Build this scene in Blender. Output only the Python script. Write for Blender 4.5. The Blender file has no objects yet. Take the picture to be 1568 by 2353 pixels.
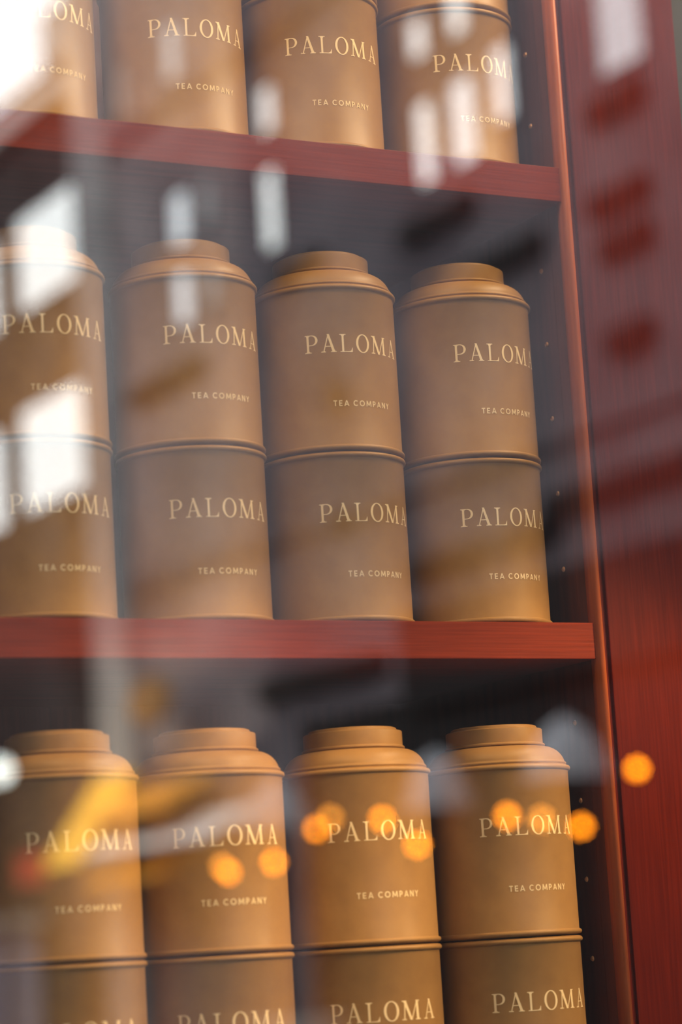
import bpy, bmesh, math, random
from mathutils import Vector, Matrix
random.seed(7)
S = bpy.context.scene
PI = math.pi

# ------------------------------------------------------------------ camera
cd = bpy.data.cameras.new('camera'); cam = bpy.data.objects.new('camera', cd); S.collection.objects.link(cam)
S.camera = cam
YAW, PITCH, ROLL = 0.505754, 0.16785, -0.060553
fw = Vector((math.sin(YAW)*math.cos(PITCH), math.cos(YAW)*math.cos(PITCH), math.sin(PITCH)))
rt = Vector((math.cos(YAW), -math.sin(YAW), 0)); up = rt.cross(fw)
r2 = math.cos(ROLL)*rt + math.sin(ROLL)*up; u2 = -math.sin(ROLL)*rt + math.cos(ROLL)*up
m = Matrix((r2, u2, -fw)).transposed().to_4x4(); m.translation = Vector((-0.45933, -1.55193, -0.22658))
cam.matrix_world = m
cd.sensor_fit = 'HORIZONTAL'; cd.sensor_width = 24.0; cd.lens = 93.52
cd.dof.use_dof = True; cd.dof.focus_distance = 1.87; cd.dof.aperture_fstop = 4.35
cd.clip_start = 0.05; cd.clip_end = 400

# ------------------------------------------------------------------ sky, exposure
W = bpy.data.worlds.new('overcast_sky'); S.world = W; W.use_nodes = True
bg = W.node_tree.nodes['Background']; bg.inputs['Color'].default_value = (0.93, 0.97, 1.0, 1); bg.inputs['Strength'].default_value = 5.4
S.view_settings.view_transform = 'Standard'; S.view_settings.look = 'None'
S.view_settings.exposure = 0.0; S.view_settings.gamma = 1.0; S.view_settings.use_curve_mapping = False
S.cycles.sample_clamp_indirect = 0.0; S.cycles.sample_clamp_direct = 0.0
S.cycles.use_adaptive_sampling = False
S.cycles.use_denoising = True; S.cycles.sampling_pattern = 'BLUE_NOISE'
S.cycles.caustics_reflective = True
S.cycles.max_bounces = 8; S.cycles.transparent_max_bounces = 12

def area(name, loc, target, sx, sy, power, col, spread=PI):
    l = bpy.data.lights.new(name, 'AREA'); l.shape = 'RECTANGLE'; l.size = sx; l.size_y = sy
    l.energy = power; l.color = col; l.spread = spread
    o = bpy.data.objects.new(name, l); S.collection.objects.link(o); o.location = loc
    o.rotation_euler = (Vector(target)-Vector(loc)).to_track_quat('-Z', 'Y').to_euler()
    return o
def spot(name, loc, target, power, col, angle, blend=0.6, rad=0.03):
    l = bpy.data.lights.new(name, 'SPOT'); l.energy = power; l.color = col; l.spot_size = angle; l.spot_blend = blend
    l.shadow_soft_size = rad
    o = bpy.data.objects.new(name, l); S.collection.objects.link(o); o.location = loc
    o.rotation_euler = (Vector(target)-Vector(loc)).to_track_quat('-Z', 'Y').to_euler()
    return o
WARM = (1.0, 0.72, 0.42)
# warm lights of the display: one strip under the head of the window, one spot for the low shelf
area('display_area_light', (0.98, -0.31, 0.92), (0.42, 0.05, 0.22), 0.7, 0.05, 16.0, WARM)
area('display_area_light', (0.05, -0.31, 0.95), (0.30, 0.05, 0.36), 0.5, 0.05, 6.0, WARM)  # added fill to lift the upper row, no second strip known
spot('display_spot_light', (0.84, -0.31, 0.13), (0.47, 0.03, -0.29), 15.0, (1.0, 0.66, 0.33), math.radians(60), 0.6, 0.03)
spot('display_spot_light', (0.50, -0.31, 0.13), (0.18, 0.03, -0.29), 8.5, (1.0, 0.66, 0.33), math.radians(60), 0.6, 0.03)

# ------------------------------------------------------------------ materials
def mat(name):
    M = bpy.data.materials.new(name); M.use_nodes = True
    return M, M.node_tree, M.node_tree.nodes['Principled BSDF']
def solid(name, col, rough=0.5, metal=0.0, spec=0.5):
    M, t, b = mat(name); b.inputs['Base Color'].default_value = (*col, 1)
    b.inputs['Roughness'].default_value = rough; b.inputs['Metallic'].default_value = metal
    b.inputs['Specular IOR Level'].default_value = spec
    return M
def noisy(name, c1, c2, scale, rough=0.6, spec=0.5, stretch=(1, 1, 1), bump=0.0, detail=4, lo=0.35, hi=0.65):
    M, t, b = mat(name); N = t.nodes; L = t.links
    tc = N.new('ShaderNodeTexCoord'); mp = N.new('ShaderNodeMapping'); mp.inputs['Scale'].default_value = stretch
    nz = N.new('ShaderNodeTexNoise'); nz.inputs['Scale'].default_value = scale; nz.inputs['Detail'].default_value = detail
    cr = N.new('ShaderNodeValToRGB'); cr.color_ramp.elements[0].position = lo; cr.color_ramp.elements[1].position = hi
    cr.color_ramp.elements[0].color = (*c1, 1); cr.color_ramp.elements[1].color = (*c2, 1)
    L.new(tc.outputs['Object'], mp.inputs['Vector']); L.new(mp.outputs['Vector'], nz.inputs['Vector'])
    L.new(nz.outputs['Fac'], cr.inputs['Fac']); L.new(cr.outputs['Color'], b.inputs['Base Color'])
    b.inputs['Roughness'].default_value = rough; b.inputs['Specular IOR Level'].default_value = spec
    if bump:
        bp = N.new('ShaderNodeBump'); bp.inputs['Strength'].default_value = bump; bp.inputs['Distance'].default_value = 0.001
        L.new(nz.outputs['Fac'], bp.inputs['Height']); L.new(bp.outputs['Normal'], b.inputs['Normal'])
    return M
M_TIN = noisy('tan_painted_tin', (0.325, 0.168, 0.050), (0.365, 0.192, 0.058), 60, rough=0.45, spec=0.25, bump=0.04)
M_PRINT = solid('pale_gold_print', (1.0, 0.74, 0.38), rough=0.35)
M_RIM = solid('brassy_rim', (0.75, 0.45, 0.16), rough=0.3, metal=0.4)
M_WOODH = noisy('mahogany_grain_along', (0.170, 0.018, 0.003), (0.235, 0.026, 0.005), 9, rough=0.42, stretch=(1.5, 14, 60), spec=0.05, bump=0.1)
M_WOODV = noisy('mahogany_grain_upright', (0.085, 0.0060, 0.0010), (0.12, 0.009, 0.0016), 8, rough=0.42, stretch=(60, 20, 2.0), spec=0.04, bump=0.1)
M_BEAD = noisy('mahogany_bead', (0.30, 0.065, 0.016), (0.42, 0.10, 0.028), 8, rough=0.45, spec=0.15, stretch=(40, 30, 1.5))
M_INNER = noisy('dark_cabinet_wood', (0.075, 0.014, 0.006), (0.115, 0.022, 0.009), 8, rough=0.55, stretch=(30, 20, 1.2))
M_DARKROOM = solid('dark_green_plaster', (0.020, 0.024, 0.020), rough=0.8)
M_PIN = solid('peg_brass', (0.75, 0.40, 0.18), rough=0.3, metal=0.3)
M_HOLE = solid('hole_shadow_wood', (0.01, 0.005, 0.004), rough=0.8)
M_FRAME = solid('black_painted_frame', (0.012, 0.012, 0.014), rough=0.4)
# shop window glass: clear, with a mirror reflection that grows towards grazing angles
G = bpy.data.materials.new('shop_glass'); G.use_nodes = True; t = G.node_tree; t.nodes.clear()
out = t.nodes.new('ShaderNodeOutputMaterial'); mx = t.nodes.new('ShaderNodeMixShader')
tr = t.nodes.new('ShaderNodeBsdfTransparent'); tr.inputs['Color'].default_value = (0.985, 0.99, 0.985, 1)
gl = t.nodes.new('ShaderNodeBsdfGlossy'); gl.inputs['Roughness'].default_value = 0.0
geo = t.nodes.new('ShaderNodeNewGeometry'); dt = t.nodes.new('ShaderNodeVectorMath'); dt.operation = 'DOT_PRODUCT'
ab = t.nodes.new('ShaderNodeMath'); ab.operation = 'ABSOLUTE'
om = t.nodes.new('ShaderNodeMath'); om.operation = 'SUBTRACT'; om.inputs[0].default_value = 1.0
pw = t.nodes.new('ShaderNodeMath'); pw.operation = 'POWER'; pw.inputs[1].default_value = 5.0
ma = t.nodes.new('ShaderNodeMath'); ma.operation = 'MULTIPLY_ADD'; ma.inputs[1].default_value = 0.865; ma.inputs[2].default_value = 0.135
t.links.new(geo.outputs['Normal'], dt.inputs[0]); t.links.new(geo.outputs['Incoming'], dt.inputs[1])
t.links.new(dt.outputs['Value'], ab.inputs[0]); t.links.new(ab.outputs[0], om.inputs[1]); t.links.new(om.outputs[0], pw.inputs[0])
t.links.new(pw.outputs[0], ma.inputs[0]); t.links.new(ma.outputs[0], mx.inputs['Fac'])
t.links.new(tr.outputs[0], mx.inputs[1]); t.links.new(gl.outputs[0], mx.inputs[2]); t.links.new(mx.outputs[0], out.inputs['Surface'])

def emit(name, col, strength):
    M = bpy.data.materials.new(name); M.use_nodes = True; t = M.node_tree; t.nodes.clear()
    o = t.nodes.new('ShaderNodeOutputMaterial'); e = t.nodes.new('ShaderNodeEmission')
    e.inputs['Color'].default_value = (*col, 1); e.inputs['Strength'].default_value = strength
    t.links.new(e.outputs[0], o.inputs['Surface']); return M
def paneglass(name, refl, tint=(1, 1, 1)):      # a window pane across the street: dark room behind, sky mirrored in front
    M = bpy.data.materials.new(name); M.use_nodes = True; t = M.node_tree; t.nodes.clear()
    o = t.nodes.new('ShaderNodeOutputMaterial'); mx = t.nodes.new('ShaderNodeMixShader'); mx.inputs['Fac'].default_value = refl
    d = t.nodes.new('ShaderNodeBsdfDiffuse'); d.inputs['Color'].default_value = (0.05, 0.05, 0.055, 1)
    g = t.nodes.new('ShaderNodeBsdfGlossy'); g.inputs['Roughness'].default_value = 0.02; g.inputs['Color'].default_value = (*tint, 1)
    t.links.new(d.outputs[0], mx.inputs[1]); t.links.new(g.outputs[0], mx.inputs[2]); t.links.new(mx.outputs[0], o.inputs['Surface'])
    return M
M_BRICK = noisy('dull_brick_facade', (0.110, 0.094, 0.106), (0.215, 0.190, 0.205), 0.55, rough=0.9, spec=0.1, lo=0.3, hi=0.7)
M_BRICKL = noisy('light_brick_facade', (0.19, 0.155, 0.16), (0.38, 0.32, 0.32), 0.5, rough=0.9, spec=0.1, lo=0.3, hi=0.7)
M_BRICKD = noisy('dark_brick_facade', (0.05, 0.036, 0.033), (0.10, 0.078, 0.075), 0.5, rough=0.9, spec=0.1)
M_PIER = noisy('weathered_stone', (0.30, 0.28, 0.28), (0.42, 0.39, 0.38), 1.2, rough=0.9, spec=0.1)
M_STONE = noisy('pale_stone', (0.50, 0.47, 0.44), (0.62, 0.58, 0.54), 2.0, rough=0.9, spec=0.1)
M_DARKPAINT = solid('black_shopfront_paint', (0.012, 0.011, 0.012), rough=0.7, spec=0.2)
M_RENDERWALL = noisy('grey_render', (0.20, 0.19, 0.20), (0.26, 0.25, 0.25), 1.0, rough=0.9, spec=0.1)
M_ASPHALT = noisy('asphalt', (0.07, 0.07, 0.075), (0.11, 0.11, 0.115), 3.0, rough=0.85)
M_PANE = paneglass('window_pane_grey', 0.52)
M_PANE7 = paneglass('window_pane_clear', 0.8)
M_PANED = paneglass('window_pane_dim', 0.24, (1.0, 0.95, 0.93))
M_PANEB = paneglass('window_pane_bright', 0.95, (1.0, 0.99, 0.95))
M_YELLOW = solid('yellow_awning_cloth', (0.95, 0.52, 0.03), rough=0.8)
M_YELLOW2 = solid('amber_awning_cloth', (0.75, 0.30, 0.01), rough=0.8)
M_WHITECLOTH = solid('white_awning_cloth', (0.80, 0.78, 0.76), rough=0.8)
M_PARASOL = solid('grey_white_cloth', (0.42, 0.42, 0.45), rough=0.9)
M_AMBERD = solid('dark_amber_paint', (0.30, 0.12, 0.005), rough=0.6)
M_KIOSK = solid('pale_lilac_paint', (0.42, 0.40, 0.50), rough=0.7)
M_RED = solid('red_sign_paint', (0.75, 0.06, 0.03), rough=0.6)
M_BULB = emit('amber_bulb', (1.0, 0.27, 0.004), 40)
M_BULBD = emit('amber_bulb_dim', (1.0, 0.34, 0.03), 23)
M_GLOBE = emit('white_globe', (0.95, 1.0, 0.92), 9)

# ------------------------------------------------------------------ mesh helpers
def obj(name, bm, m, parent=None, smooth=False):
    me = bpy.data.meshes.new(name); bm.normal_update(); bm.to_mesh(me); bm.free()
    if smooth:
        for p in me.polygons: p.use_smooth = True
    me.materials.append(m)
    o = bpy.data.objects.new(name, me); S.collection.objects.link(o)
    if parent: o.parent = parent
    return o
def box(bm, x0, x1, y0, y1, z0, z1, bev=0.0):
    r = bmesh.ops.create_cube(bm, size=1.0)
    bmesh.ops.scale(bm, vec=(x1-x0, y1-y0, z1-z0), verts=r['verts'])
    bmesh.ops.translate(bm, vec=((x0+x1)/2, (y0+y1)/2, (z0+z1)/2), verts=r['verts'])
    if bev:
        es = list({e for v in r['verts'] for e in v.link_edges})
        bmesh.ops.bevel(bm, geom=es, offset=bev, segments=2, affect='EDGES', profile=0.6)
    return bm
def boxobj(name, m, *a, parent=None, bev=0.0):
    return obj(name, box(bmesh.new(), *a, bev=bev), m, parent)
def lathe(prof, segs=96, cap_bottom=True, cap_top=True):
    bm = bmesh.new(); rings = []
    for r, z in prof:
        rings.append([bm.verts.new((r*math.cos(2*PI*i/segs), r*math.sin(2*PI*i/segs), z)) for i in range(segs)])
    for a, b in zip(rings, rings[1:]):
        for i in range(segs): bm.faces.new((a[i], a[(i+1) % segs], b[(i+1) % segs], b[i]))
    if cap_bottom: bm.faces.new(list(reversed(rings[0])))
    if cap_top: bm.faces.new(rings[-1])
    return bm
def lobj(name, prof, m, parent, segs=128, sharp=35, **k):
    o = obj(name, lathe(prof, segs, **k), m, parent)
    me = o.data
    for p in me.polygons: p.use_smooth = len(p.vertices) < 10
    bm = bmesh.new(); bm.from_mesh(me)
    for e in bm.edges:
        if len(e.link_faces) == 2 and e.calc_face_angle(0) > math.radians(sharp): e.smooth = False
    bm.to_mesh(me); bm.free()
    return o
def arc(cx, cz, r, a0, a1, n):
    return [(cx+r*math.cos(math.radians(a0+(a1-a0)*i/n)), cz+r*math.sin(math.radians(a0+(a1-a0)*i/n))) for i in range(n+1)]
def thing(name, label, cat, loc=(0, 0, 0), group=None, rotz=0):
    o = bpy.data.objects.new(name, None); S.collection.objects.link(o); o.location = loc; o.rotation_euler = (0, 0, rotz)
    o.empty_display_size = 0.02
    o['label'] = label; o['category'] = cat
    if group: o['group'] = group
    return o
def tag(o, label, cat, group=None):
    o['label'] = label; o['category'] = cat
    if group: o['group'] = group
    return o
def struct(name, m, *a, parent=None):
    o = boxobj(name, m, *a, parent=parent)
    o['kind'] = 'structure'
    return o

# ------------------------------------------------------------------ lettering (strokes in units of the cap height)
def stroke(p, q, wp, wq=None, cut=None):
    """a bar from p to q; cut='h' ends it level, cut='v' upright"""
    wq = wp if wq is None else wq
    (x0, y0), (x1, y1) = p, q; L = math.hypot(x1-x0, y1-y0); nx, ny = -(y1-y0)/L, (x1-x0)/L
    if cut == 'h': s = 1/abs(nx); nx, ny = math.copysign(s, nx), 0
    if cut == 'v': s = 1/abs(ny); nx, ny = 0, math.copysign(s, ny)
    n = max(1, int(L/0.07)); out = []
    for i in range(n):
        a, b = i/n, (i+1)/n
        pa = (x0+(x1-x0)*a, y0+(y1-y0)*a); pb = (x0+(x1-x0)*b, y0+(y1-y0)*b)
        ha = (wp+(wq-wp)*a)/2; hb = (wp+(wq-wp)*b)/2
        out.append([(pa[0]+nx*ha, pa[1]+ny*ha), (pa[0]-nx*ha, pa[1]-ny*ha), (pb[0]-nx*hb, pb[1]-ny*hb), (pb[0]+nx*hb, pb[1]+ny*hb)])
    return out
def ring(cx, cy, rx, ry, tx, ty, a0=0, a1=360, n=36, skew=0.0):
    """elliptic ring, tx thick at its sides, ty at top and bottom"""
    out = []
    for i in range(n):
        q = []
        for k in (i, i+1):
            a = math.radians(a0+(a1-a0)*k/n); c, s = math.cos(a), math.sin(a)
            q.append(((cx+rx*c, cy+ry*s), (cx+(rx-tx)*c, cy+(ry-ty)*s)))
        out.append([q[0][0], q[0][1], q[1][1], q[1][0]])
    return out
def serif(x, y, w, up=1):       # a thin foot with small brackets into the stem
    h = 0.046*up
    return stroke((x-w/2, y+h/2), (x+w/2, y+h/2), abs(h)) + [[(x-w*0.30, y+h), (x-0.055, y+h), (x-0.055, y+h*2.6)], [(x+w*0.30, y+h), (x+0.055, y+h), (x+0.055, y+h*2.6)]]
TK, TN = 0.114, 0.042
def L_P(): return stroke((0.15, 0), (0.15, 1), TK) + serif(0.16, 0, 0.34) + serif(0.16, 1, 0.30, -1) + stroke((0.15, 0.982), (0.36, 0.982), TN) + stroke((0.18, 0.435), (0.36, 0.435), TN) + ring(0.36, 0.7085, 0.29, 0.2915, 0.12, 0.052, -90, 90, 20)
def L_A(): return (stroke((0.13, 0.015), (0.425, 1.02), 0.056, 0.056, 'h') + stroke((0.70, 0.015), (0.405, 1.02), 0.150, 0.12, 'h') + stroke((0.20, 0.33), (0.62, 0.33), TN)
                   + serif(0.12, 0, 0.26) + serif(0.70, 0, 0.32))
def L_L(): return stroke((0.16, 0), (0.16, 1), TK) + serif(0.16, 1, 0.36, -1) + stroke((0.0, 0.018), (0.68, 0.018), TN) + [[(0.60, 0.03), (0.705, 0.0), (0.715, 0.25), (0.695, 0.25)], [(0.5, 0.034), (0.62, 0.034), (0.675, 0.1)]]
def L_O(): return ring(0.42, 0.5, 0.415, 0.525, 0.135, 0.052)
def L_M(): return (stroke((0.14, 0), (0.19, 1), 0.056, 0.056, 'h') + stroke((0.17, 1), (0.52, 0.0), 0.145, 0.13, 'h') + stroke((0.53, 0.0), (0.87, 1), 0.052, 0.052, 'h')
                   + stroke((0.90, 0), (0.87, 1), 0.14, 0.125, 'h') + serif(0.13, 0, 0.24) + serif(0.91, 0, 0.30) + serif(0.15, 1, 0.24, -1) + serif(0.90, 1, 0.22, -1))
NAME = [(L_P, -0.5405), (L_A, -0.3965+0.008), (L_L, -0.2030), (L_O, -0.0190-0.002), (L_M, 0.1570), (L_A, 0.4130)]     # letter starts in units of arc/0.0628
SW = 0.185
def C_T(): return stroke((0, 0.92), (0.62, 0.92), SW) + stroke((0.31, 0), (0.31, 0.92), SW)
def C_E(): return stroke((0.08, 0), (0.08, 1), SW) + stroke((0.08, 0.922), (0.54, 0.922), SW) + stroke((0.08, 0.5), (0.50, 0.5), SW) + stroke((0.08, 0.078), (0.54, 0.078), SW)
def C_A(): return stroke((0.07, 0), (0.41, 1), 0.165, 0.165, 'h') + stroke((0.75, 0), (0.41, 1), 0.165, 0.165, 'h') + stroke((0.2, 0.28), (0.62, 0.28), SW*0.9)
def C_C(): return ring(0.47, 0.5, 0.46, 0.52, SW, SW, 45, 315, 30)
def C_O(): return ring(0.48, 0.5, 0.48, 0.52, SW, SW, 0, 360, 30)
def C_M(): return stroke((0.08, 0), (0.14, 1), SW, SW, 'h') + stroke((0.14, 1), (0.48, 0.15), 0.17, 0.15, 'h') + stroke((0.82, 1), (0.48, 0.15), 0.17, 0.15, 'h') + stroke((0.88, 0), (0.82, 1), SW, SW, 'h')
def C_P(): return stroke((0.08, 0), (0.08, 1), SW) + stroke((0.08, 0.922), (0.33, 0.922), SW) + stroke((0.08, 0.42), (0.33, 0.42), SW) + ring(0.32, 0.671, 0.27, 0.329, SW, SW, -90, 90, 14)
def C_N(): return stroke((0.08, 0), (0.08, 1), SW) + stroke((0.10, 1), (0.66, 0), 0.18, 0.18, 'h') + stroke((0.68, 0), (0.68, 1), SW)
def C_Y(): return stroke((0.35, 0), (0.35, 0.48), SW) + stroke((0.06, 1), (0.35, 0.45), 0.17, 0.17, 'h') + stroke((0.64, 1), (0.35, 0.45), 0.17, 0.17, 'h')
CW = {'T': (C_T, 0.62), 'E': (C_E, 0.55), 'A': (C_A, 0.82), 'C': (C_C, 0.80), 'O': (C_O, 0.96), 'M': (C_M, 0.96), 'P': (C_P, 0.60), 'N': (C_N, 0.76), 'Y': (C_Y, 0.70)}
R = 0.05
def wrap(polys, cap, z0, rad):
    """bend flat lettering (x = arc length in metres, height in cap units) round the tin; the middle of the front is -Y"""
    bm = bmesh.new()
    for pts in polys:
        vs = []
        for x, h in pts:
            a = x/rad; vs.append(bm.verts.new((rad*math.sin(a), -rad*math.cos(a), z0+h*cap)))
        try: bm.faces.new(vs)
        except ValueError: pass
    bmesh.ops.recalc_face_normals(bm, faces=bm.faces)
    for f in bm.faces:
        c = f.calc_center_median()
        if f.normal.x*c.x+f.normal.y*c.y < 0: f.normal_flip()
    return bm
CAPH = 0.0126
degx = lambda d: math.radians(d)*R
letters = []
for fn, d0, d1 in ((L_P, -42.5, -32.0), (L_A, -29.6, -17.3), (L_L, -14.6, -4.0), (L_O, -0.9, 11.2), (L_M, 13.4, 30.4), (L_A, 34.2, 47.2)):
    ps = fn(); xs = [x for p in ps for x, _ in p]; a, b = min(xs), max(xs)
    x0, x1 = degx(d0), degx(d1)
    letters += [[(x0+(x-a)/(b-a)*(x1-x0), h) for x, h in p] for p in ps]
bm_name = wrap(letters, CAPH, 0.0686, R+0.00018)
mesh_name = bpy.data.meshes.new('printed_name'); bm_name.to_mesh(mesh_name); bm_name.free(); mesh_name.materials.append(M_PRINT)
CAP2 = 0.0040
cap = []; x = 0.0
for ch in 'TEA COMPANY':
    if ch == ' ': x += 0.42; continue
    fn, w = CW[ch]; cap += [[(x+px, h) for px, h in p] for p in fn()]; x += w+0.31
tot = x-0.31; k = degx(29.6+22.4)/tot
cap = [[(degx(-22.4)+px*k, h) for px, h in p] for p in cap]
bm_cap = wrap(cap, CAP2, 0.0306, R+0.00018)
mesh_cap = bpy.data.meshes.new('printed_caption'); bm_cap.to_mesh(mesh_cap); bm_cap.free(); mesh_cap.materials.append(M_PRINT)

# ------------------------------------------------------------------ the tins
UNIT = 0.1180
RR = 0.0018
def profile_body():
    p = [(0.0475, 0.0)] + [(R+0.0001, 0.0004)] + arc(R-0.0001, 0.0022, RR, -80, 80, 8) + [(R, 0.0043), (R, 0.1128)]
    return p
BODY = profile_body() + arc(R-0.0001, 0.1151, 0.0019, -80, 80, 8) + [(0.0490, 0.1174), (0.0478, 0.1172)]
SHOULDER = [(0.0478, 0.1168), (0.0489, 0.1170), (0.04935, 0.1174)] + arc(0.0484, 0.1186, 0.0010, -60, 80, 6) + [(0.0481, 0.1203), (0.0480, 0.1209), (0.0473, 0.1226), (0.0462, 0.1245), (0.0448, 0.1263), (0.0431, 0.1279), (0.0411, 0.1292), (0.0389, 0.1302), (0.0365, 0.1308), (0.0345, 0.1311), (0.0330, 0.1312)]
LIDP = [(0.0335, 0.1312), (0.0341, 0.1314)] + arc(0.0344, 0.1324, 0.0010, -75, 75, 6) + [(0.0340, 0.1337), (0.0340, 0.1428), (0.0339, 0.1434), (0.0335, 0.1437), (0.0312, 0.1439), (0.0306, 0.1443), (0.0303, 0.1452), (0.0299, 0.1459), (0.0292, 0.1462), (0.020, 0.1463)]
INSET = [(0.0475, 0.1135), (0.0477, 0.1172), (0.0474, 0.1177), (0.0440, 0.1177), (0.030, 0.1176)]
proto = {}
def make_tin(kind):
    t = thing('tea_tin', '', 'tin')
    lobj('body', BODY, M_TIN, t)
    if kind == 'top':
        lobj('shoulder', SHOULDER, M_TIN, t, cap_bottom=False)
        lobj('lid', LIDP, M_TIN, t)
    for nm, me in (('printed_name', mesh_name), ('printed_caption', mesh_cap)):
        o = bpy.data.objects.new(nm, me); S.collection.objects.link(o); o.parent = t
    return t
def dup(root, loc, rz):
    r = root.copy(); S.collection.objects.link(r); r.location = loc; r.rotation_euler = (0, 0, rz)
    for ch in list(root.children):
        c = ch.copy(); S.collection.objects.link(c); c.parent = r
    return r
H = 0.33455; ST = 0.02575
rows = {   # row: (shelf top, tin centre y, [(x, turn of upper print, turn of lower print), ...]) from left to right
    'upper': (H, 0.0563, [(0.2045, 2, 5.5), (0.3188, -3, -2.3), (0.4276, 2, -5.8), (0.5419, 4, 1.0)]),
    'middle': (0.0, 0.0526, [(0.2006, -0.4, -0.2), (0.3147, 0.2, -1.9), (0.4241, -2.2, 1.5), (0.5374, 3.5, 0.2)]),
    'lower': (-H, 0.0402, [(0.2028, -6.3, -12.0), (0.3085, -11.8, -15.0), (0.4206, -10.4, -16.8), (0.5344, -6.0, -5.5)]),
}
place = ['leftmost', 'second from the left', 'third from the left', 'rightmost']
for rn, (z0, yc, tins) in rows.items():
    for i, (x, ta, tb) in enumerate(tins):
        for lev, turn in ((0, tb), (1, ta)):
            kind = 'top' if lev else 'base'
            loc = (x, yc, z0+0.0002+lev*(UNIT+0.0001))
            if kind not in proto: proto[kind] = make_tin(kind); t = proto[kind]; t.location = loc; t.rotation_euler = (0, 0, math.radians(turn))
            else: t = dup(proto[kind], loc, math.radians(turn))
            what = 'tan tin with stepped lid, top of' if lev else 'tan lidless tin, bottom of'
            t['label'] = f'{what} {place[i]} stack on the {rn} shelf'
            t['group'] = f'tea tins on the {rn} shelf'

# ------------------------------------------------------------------ the cabinet
cab = thing('display_cabinet', 'dark red mahogany cabinet whose open shelves carry the tea tins', 'cabinet', (0.0, 0.0, -0.72))
def part(name, m, x0, x1, y0, y1, z0, z1, bev=0.0):
    o = boxobj(name, m, x0, x1, y0, y1, z0+0.72, z1+0.72, parent=cab, bev=bev); return o
XE = 0.600; ZB, ZT = -0.72, 0.98
for z in (H, 0.0, -H):
    part('shelf', M_WOODH, -0.60, XE-0.0002, 0.0, 0.285, z-ST, z, bev=0.0006)
part('back_panel', M_INNER, -0.62, XE+0.02, 0.2855, 0.300, ZB, ZT)
part('side_panel', M_INNER, XE+0.0002, XE+0.020, 0.0205, 0.285, ZB, ZT)
part('side_panel', M_INNER, -0.622, -0.6002, 0.0005, 0.285, ZB, ZT)
part('stile', M_WOODV, 0.6113, 0.7130, 0.0, 0.0200, ZB, ZT, bev=0.001)
part('stile_return', M_INNER, XE, 0.6112, 0.0035, 0.0200, ZB, ZT)
# the half-round bead along the inner edge of the stile
bm = bmesh.new(); n = 14; prof = [(0.5984+0.0039*(1-math.cos(PI*i/n)), 0.0022-0.0062*math.sin(PI*i/n)) for i in range(n+1)]
prof = [(0.5984, 0.006)] + prof + [(0.6062, 0.006)]
a = [bm.verts.new((x, y, 0.0)) for x, y in prof]; b = [bm.verts.new((x, y, ZT-ZB)) for x, y in prof]
for i in range(len(prof)): bm.faces.new((a[i], a[(i+1) % len(prof)], b[(i+1) % len(prof)], b[i]))
bm.faces.new(list(reversed(a))); bm.faces.new(b); bmesh.ops.recalc_face_normals(bm, faces=bm.faces)
bead = obj('bead', bm, M_BEAD, cab, smooth=True)
fl = part('fillet', M_WOODV, 0.6064, 0.6112, 0.0026, 0.0034, ZB, ZT)
pl = part('plinth', M_WOODH, -0.622, 0.713, 0.0, 0.285, ZB-0.10, ZB, bev=0.001)
cr = part('cornice', M_WOODH, -0.640, 0.730, -0.015, 0.300, ZT, ZT+0.05, bev=0.004)
# shelf peg holes down the side panel
def peg(z):
    bm = bmesh.new(); segs = 16
    o_, i_, d_ = [], [], []
    for k in range(segs):
        a = 2*PI*k/segs; c, s = math.cos(a), math.sin(a)
        o_.append(bm.verts.new((XE-0.0003, 0.0343+0.0020*c, z+0.72+0.0020*s)))
        i_.append(bm.verts.new((XE-0.0012, 0.0343+0.0013*c, z+0.72+0.0012*s)))
        d_.append(bm.verts.new((XE+0.0001, 0.0343+0.0012*c, z+0.72+0.0012*s)))
    for k in range(segs):
        j = (k+1) % segs
        bm.faces.new((o_[k], o_[j], i_[j], i_[k])); bm.faces.new((i_[k], i_[j], d_[j], d_[k]))
    bm.faces.new(d_); bmesh.ops.recalc_face_normals(bm, faces=bm.faces)
    return obj('peg_hole', bm, M_PIN, cab)
z = -0.6
for k in range(30):
    zz = 0.0437-0.05552*10+0.05552*k
    if zz < 0.95 and not any(abs(zz-(s-ST/2)) < ST/2+0.004 for s in (H, 0, -H)): peg(zz)

# ------------------------------------------------------------------ display room behind the window
ZF, ZC = -0.82, 1.12
struct('wall_back', M_DARKROOM, -1.7, 1.6, 0.305, 0.33, ZF, ZC)
struct('wall_left', M_DARKROOM, -1.72, -1.70, -0.40, 0.33, ZF, ZC)
struct('wall_right', M_DARKROOM, 1.60, 1.62, -0.40, 0.33, ZF, ZC)
struct('ceiling', M_DARKROOM, -1.72, 1.62, -0.40, 0.33, ZC, ZC+0.02)
struct('floor', M_DARKROOM, -1.72, 1.62, -0.40, 0.33, ZF-0.02, ZF)
G0 = 0.35
win = struct('window_1', M_FRAME, -1.72, 1.62, -0.38, -0.33, ZC-0.06, ZC)          # head of the frame
def wpart(name, m, *a): return boxobj(name, m, *a, parent=win)
wpart('sill', M_FRAME, -1.72, 1.62, -0.38, -0.33, ZF, ZF+0.05)
wpart('jamb', M_FRAME, -1.72, -1.66, -0.38, -0.33, ZF+0.05, ZC-0.06)
wpart('jamb', M_FRAME, 1.56, 1.62, -0.38, -0.33, ZF+0.05, ZC-0.06)
wpart('glass_pane', G, -1.659, 1.559, -G0-0.003, -G0+0.003, ZF+0.051, ZC-0.061)
GZ = -1.70                                                                          # street level
struct('wall_front', M_DARKPAINT, -1.74, 1.64, -0.36, 0.0+0.33, GZ, ZF-0.021)
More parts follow.
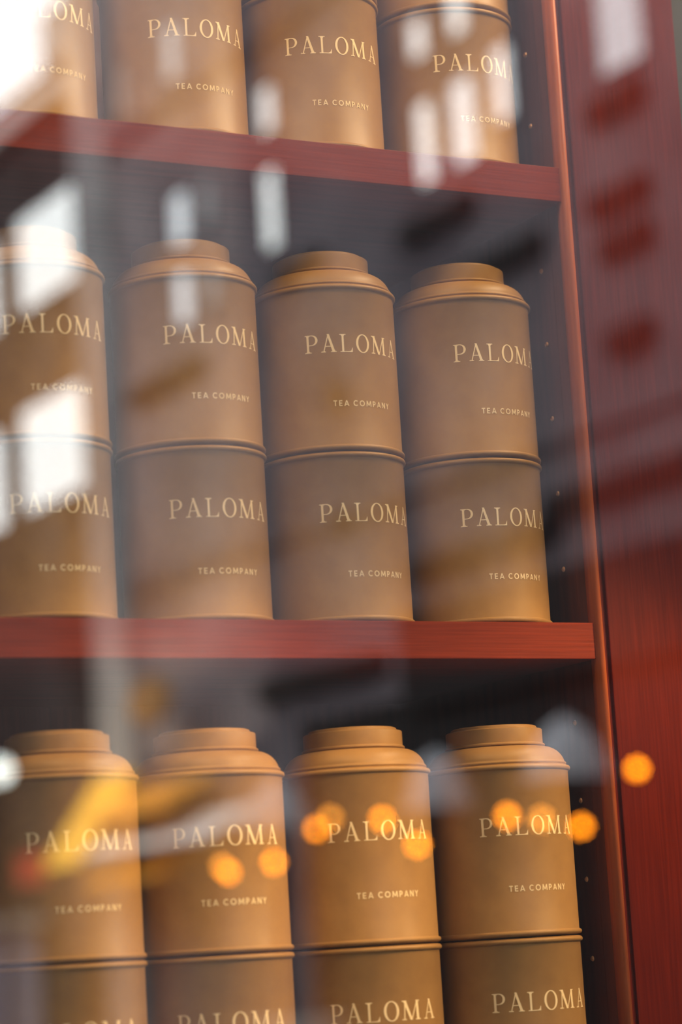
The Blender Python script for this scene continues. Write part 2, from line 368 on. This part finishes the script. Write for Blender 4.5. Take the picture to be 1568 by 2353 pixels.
# ------------------------------------------------------------------ the street in front, seen mirrored in the glass
g = struct('street_ground', M_ASPHALT, -30, 30, -90, 0.40, GZ-0.3, GZ)
XF = 15.0
bld = thing('brick_building', 'dull brick building with tall sash windows along the side of the street', 'building', (XF, -20, GZ))
def bpart(name, m, x0, x1, y0, y1, z0, z1, parent=bld, bev=0.0):
    p = parent; o = boxobj(name, m, x0-XF, x1-XF, y0+20, y1+20, z0-GZ, z1-GZ, bev=bev)
    o.parent = p; return o
bpart('wall', M_BRICK, XF, XF+6, -29.3, 0.3, 2.75, 19.0)
bpart('wall', M_BRICKL, XF, XF+6, -34.6, -29.3, 2.75, 19.0)
bpart('shopfront', M_DARKPAINT, XF+0.05, XF+6, -28.5, 0.3, GZ, 2.75)
bpart('fascia', M_DARKPAINT, XF-0.05, XF-0.001, -25.8, 0.3, 2.6, 3.75)
bpart('pier', M_PIER, XF-0.12, XF-0.001, -34.55, -33.35, GZ, 19.0)
bpart('wall', M_BRICK, XF, XF+6, -34.6, -28.5, GZ, 2.75)
low = thing('low_building', 'lower brick building with a pale stone cornice beyond the sash windowed one', 'building', (XF, -40, GZ))
def lpart(name, m, x0, x1, y0, y1, z0, z1, parent=low):
    o = boxobj(name, m, x0-XF, x1-XF, y0+40, y1+40, z0-GZ, z1-GZ); o.parent = parent; return o
lpart('wall', M_BRICKD, XF, XF+6, -46, -34.62, GZ, 13.0)
lpart('parapet', M_BRICKD, XF+0.1, XF+0.5, -46, -34.62, 13.25, 13.75)
lpart('cornice', M_STONE, XF-0.25, XF+0.5, -46, -34.62, 12.95, 13.25)
lpart('chimney', M_STONE, XF+0.05, XF+1.0, -35.85, -34.63, 13.75, 14.6)
def window(pf, ya, yb, za, zb, m, fr=0.05):
    f_bm = bmesh.new()
    box(f_bm, XF-0.03, XF+0.0, ya-fr, yb+fr, zb, zb+fr); box(f_bm, XF-0.03, XF, ya-fr, yb+fr, za-fr, za)
    box(f_bm, XF-0.03, XF, ya-fr, ya, za, zb); box(f_bm, XF-0.03, XF, yb, yb+fr, za, zb)
    root = bld if pf is bpart else low; oy = 20 if pf is bpart else 40
    bmesh.ops.translate(f_bm, vec=(-XF, oy, -GZ), verts=f_bm.verts)
    f = obj('window_frame', f_bm, M_BRICK, root)
    p = pf('pane', m, XF-0.012, XF+0.0, ya, yb, za, zb); p.parent = f
for ya, yb, za, zb, m_ in (     # tall narrow sashes
    (-28.52, -28.24, 10.46, 10.95, M_PANEB), (-28.58, -28.27, 8.92, 9.85, M_PANEB),
    (-31.30, -30.95, 12.08, 12.78, M_PANE), (-31.34, -30.90, 9.70, 10.32, M_PANE7), (-30.42, -30.12, 9.74, 10.28, M_PANED),
    (-31.32, -30.94, 8.58, 9.20, M_PANE7), (-30.40, -30.08, 8.60, 9.08, M_PANED),
    (-24.64, -24.40, 10.16, 10.52, M_PANEB), (-23.74, -23.50, 10.14, 10.90, M_PANEB), (-24.62, -24.36, 8.64, 9.50, M_PANEB),
    (-23.84, -23.44, 8.62, 9.50, M_PANE7), (-22.92, -22.66, 8.86, 9.60, M_PANE7),
    (-20.85, -20.18, 8.72, 10.2, M_PANE), (-33.0, -32.7, 12.1, 12.8, M_PANED)):
    window(bpart, ya-0.055, yb+0.055, za-0.05, zb+0.05, m_)
for ya, yb, za, zb, m_ in ((-37.05, -34.72, 10.12, 11.60, M_PANEB), (-37.20, -34.72, 6.95, 8.55, M_PANEB), (-39.6, -37.95, 6.90, 8.45, M_PANEB), (-39.6, -37.95, 10.1, 11.6, M_PANEB)):
    window(lpart, ya, yb, za, zb, m_)
for ya, yb, za, zb in ((-21.25, -20.05, 8.19, 8.45),
    (-21.35, -20.1, 7.21, 7.46),
    (-21.2, -20.1, 6.72, 6.98),
    (-21.2, -20.2, 5.73, 5.99),
    (-22.6, -18.5, 4.27, 4.53),
    (-28.4, -27.0, 8.27, 8.53),
    (-33.0, -30.4, 7.71, 7.97),
    (-27.2, -26.55, 6.47, 6.73),
    (-27.2, -26.6, 4.92, 5.18),
    (-25.2, -23.4, 7.96, 8.22),
    (-23.8, -22.1, 7.14, 7.4),
    (-25.5, -22.2, 4.04, 4.3),
    (-29.5, -26.0, 3.12, 3.38)):
    bpart('dark_band', M_DARKPAINT, XF-0.12, XF-0.001, ya+0.12, yb-0.12, za, zb)  # plain dark bars on the brick front
for i, z in enumerate((5.05, 11.6)):
    bpart('string_course', M_BRICK, XF-0.08, XF-0.001, -34.5, -8.0, z, z+0.25)

# things along the pavement opposite
aw = thing('awning', 'yellow cloth awning over a shop', 'awning', (XF-0.13, -34, 1.3))
def slope(name, m, y0, y1, zt, zb, dep, parent):
    bm = bmesh.new(); v = [bm.verts.new(c) for c in ((0, y0, zt), (0, y1, zt), (-dep, y1, zb), (-dep, y0, zb), (0, y0, zt-0.05), (0, y1, zt-0.05), (-dep, y1, zb-0.05), (-dep, y0, zb-0.05))]
    for f in ((0, 1, 2, 3), (7, 6, 5, 4), (0, 4, 5, 1), (1, 5, 6, 2), (2, 6, 7, 3), (3, 7, 4, 0)): bm.faces.new([v[i] for i in f])
    bmesh.ops.recalc_face_normals(bm, faces=bm.faces)
    return obj(name, bm, m, parent)
slope('canopy', M_YELLOW, -0.6, 0.78, 1.30, 0.05, 0.9, aw)
aw2 = thing('awning', 'amber cloth awning with white valance next to the yellow one', 'awning', (XF-0.13, -32, 1.3))
slope('canopy', M_YELLOW2, -1.2, 1.3, 1.05, 0.6, 0.8, aw2)
slope('valance', M_WHITECLOTH, -1.2, 2.7, 0.55, 0.15, 0.85, aw2)
slope('canopy', M_YELLOW2, -1.2, 1.3, 0.10, -0.25, 0.9, aw2)
awning_fill = area('awning_fill_light', (XF-2.2, -33.4, 3.6), (XF-0.3, -33.4, 1.9), 3.0, 0.2, 160.0, (1.0, 0.85, 0.6))  # fill light added to brighten the awnings, no fitting there
hs = thing('hanging_sign', 'dark amber oval sign hung on a bracket over the pavement', 'sign', (XF-0.55, -31.7, 3.4))
bm = lathe([(0.02, -0.05), (0.60, -0.05), (0.66, 0.0), (0.60, 0.05), (0.02, 0.05)], 24); bmesh.ops.rotate(bm, cent=(0, 0, 0), matrix=Matrix.Rotation(PI/2, 3, 'Y'), verts=bm.verts); bmesh.ops.scale(bm, vec=(1, 1, 0.5), verts=bm.verts)
obj('panel', bm, M_AMBERD, hs); obj('bracket', box(bmesh.new(), -0.02, 0.4, -0.02, 0.02, 0.33, 0.36), M_FRAME, hs)
pb = tag(obj('planter', lathe([(0.30, 0), (0.42, 0.15), (0.50, 0.75), (0.55, 0.8), (0.55, 0.86), (0.48, 0.86), (0.46, 0.7)], 20), M_STONE), 'pale round stone planter on the pavement', 'planter'); pb.location = (XF-0.9, -27.2, GZ+0.001)
kk = thing('kiosk', 'small pale lilac kiosk with an overhanging roof down the street', 'kiosk', (XF-0.9, -38.2, GZ+0.001))
obj('body', box(bmesh.new(), -0.8, 0.8, -1.2, 1.2, 0, 2.3), M_KIOSK, kk); obj('roof', box(bmesh.new(), -1.0, 0.85, -1.4, 1.4, 2.3, 2.45), M_STONE, kk); obj('hatch', box(bmesh.new(), -0.84, -0.79, -0.8, 0.8, 1.1, 1.9), M_DARKPAINT, kk)
sg = tag(boxobj('shop_sign', M_RED, XF-0.5, XF-0.4, -36.9, -35.9, 1.2, 1.65), 'red square sign beside the yellow awning', 'sign')
for nm, y, z, r in (('parasol', -21.45, 1.76, 0.36), ('parasol', -24.0, 1.66, 0.30), ('parasol', -27.85, 1.70, 0.36)):
    bm = lathe([(0.45*r/0.36, 0), (0.40*r/0.36, 0.2), (0.2, 0.5), (0.02, 0.62)], 16)
    o = obj(nm, bm, M_PARASOL); o.location = (XF-0.7, y, z-0.3)
    tag(o, {-21.45: 'pale folded parasol nearest the near end of the bulb string', -24.0: 'smallest pale folded parasol, between the other two', -27.85: 'pale folded parasol nearest the white valance'}[y], 'parasol', 'folded parasols')
    bm = lathe([(0.03, GZ-z+0.3), (0.03, 0)], 10); obj('pole', bm, M_FRAME, o)

# the string of amber bulbs
sl = thing('string_light', 'string of small round amber bulbs hung over the pavement', 'lamp', (13.0, -23, 1.6))
cab_bm = bmesh.new(); pts = [(-30, 1.75), (-26.8, 1.25), (-24.2, 1.5), (-21, 1.35), (-18.2, 1.6), (-15, 2.2)]
for (y0, z0), (y1, z1) in zip(pts, pts[1:]):
    box(cab_bm, -0.008, 0.008, y0+23, y1+23, (z0+z1)/2-1.6-0.006, (z0+z1)/2-1.6+0.006)
obj('cable', cab_bm, M_FRAME, sl)
for y, z, b in ((-18.39, 1.294, 1), (-19.33, 0.861, 1), (-20.57, 1.050, 1), (-19.98, 0.977, 0), (-22.29, 0.895, 1), (-22.97, 1.202, 1), (-24.09, 1.295, 0), (-24.42, 1.205, 1), (-26.61, 0.869, 1), (-26.77, 0.952, 0), (-25.46, 0.916, 1)):
    bm = bmesh.new(); bmesh.ops.create_uvsphere(bm, u_segments=16, v_segments=10, radius=0.05)
    o = obj('bulb', bm, M_BULB if b else M_BULBD, sl, smooth=True); o.location = (0, y+23, z-1.6)
lp = thing('globe_lamp', 'white glass globe lamp on a wall bracket', 'lamp', (10.0, -25.9, 2.02))
bm = bmesh.new(); bmesh.ops.create_uvsphere(bm, u_segments=24, v_segments=16, radius=0.13); obj('globe', bm, M_GLOBE, lp, smooth=True)
obj('post', lathe([(0.04, GZ-2.02), (0.03, -0.13)], 10), M_FRAME, lp)

# unseen grey building and terrace, added to keep most of the sky off the window
ob = thing('grey_sky_blocker', 'unseen grey block across the street from the brick one, added to keep sky off the window', 'building', (-9, -17, GZ))
o = boxobj('wall', M_RENDERWALL, -14, -9, -62, 0.3, GZ, 16.0); o.location = (9, 17, -GZ); o.parent = ob
far = thing('terrace_sky_blocker', 'unseen grey terrace at the far end of the street, added to block low sky', 'building', (0, -64, GZ))
o = boxobj('wall', M_RENDERWALL, -14, 24, -70, -63, GZ, 10.5); o.location = (0, 64, -GZ); o.parent = far
own = thing('shop_building', 'upper floors of the shop building above the window', 'building', (0, 2, 1.3))
o = boxobj('wall', M_RENDERWALL, -14, 14.9, 0.36, 6, 1.45, 9.0); o.location = (0, -2, -1.3); o.parent = own
o = boxobj('sky_blocking_canopy', M_DARKPAINT, -3, 6.0, -2.6, 0.36, 1.36, 1.44); o.location = (0, -2, -1.3); o.parent = own  # unseen canopy added to keep the higher sky off the tins
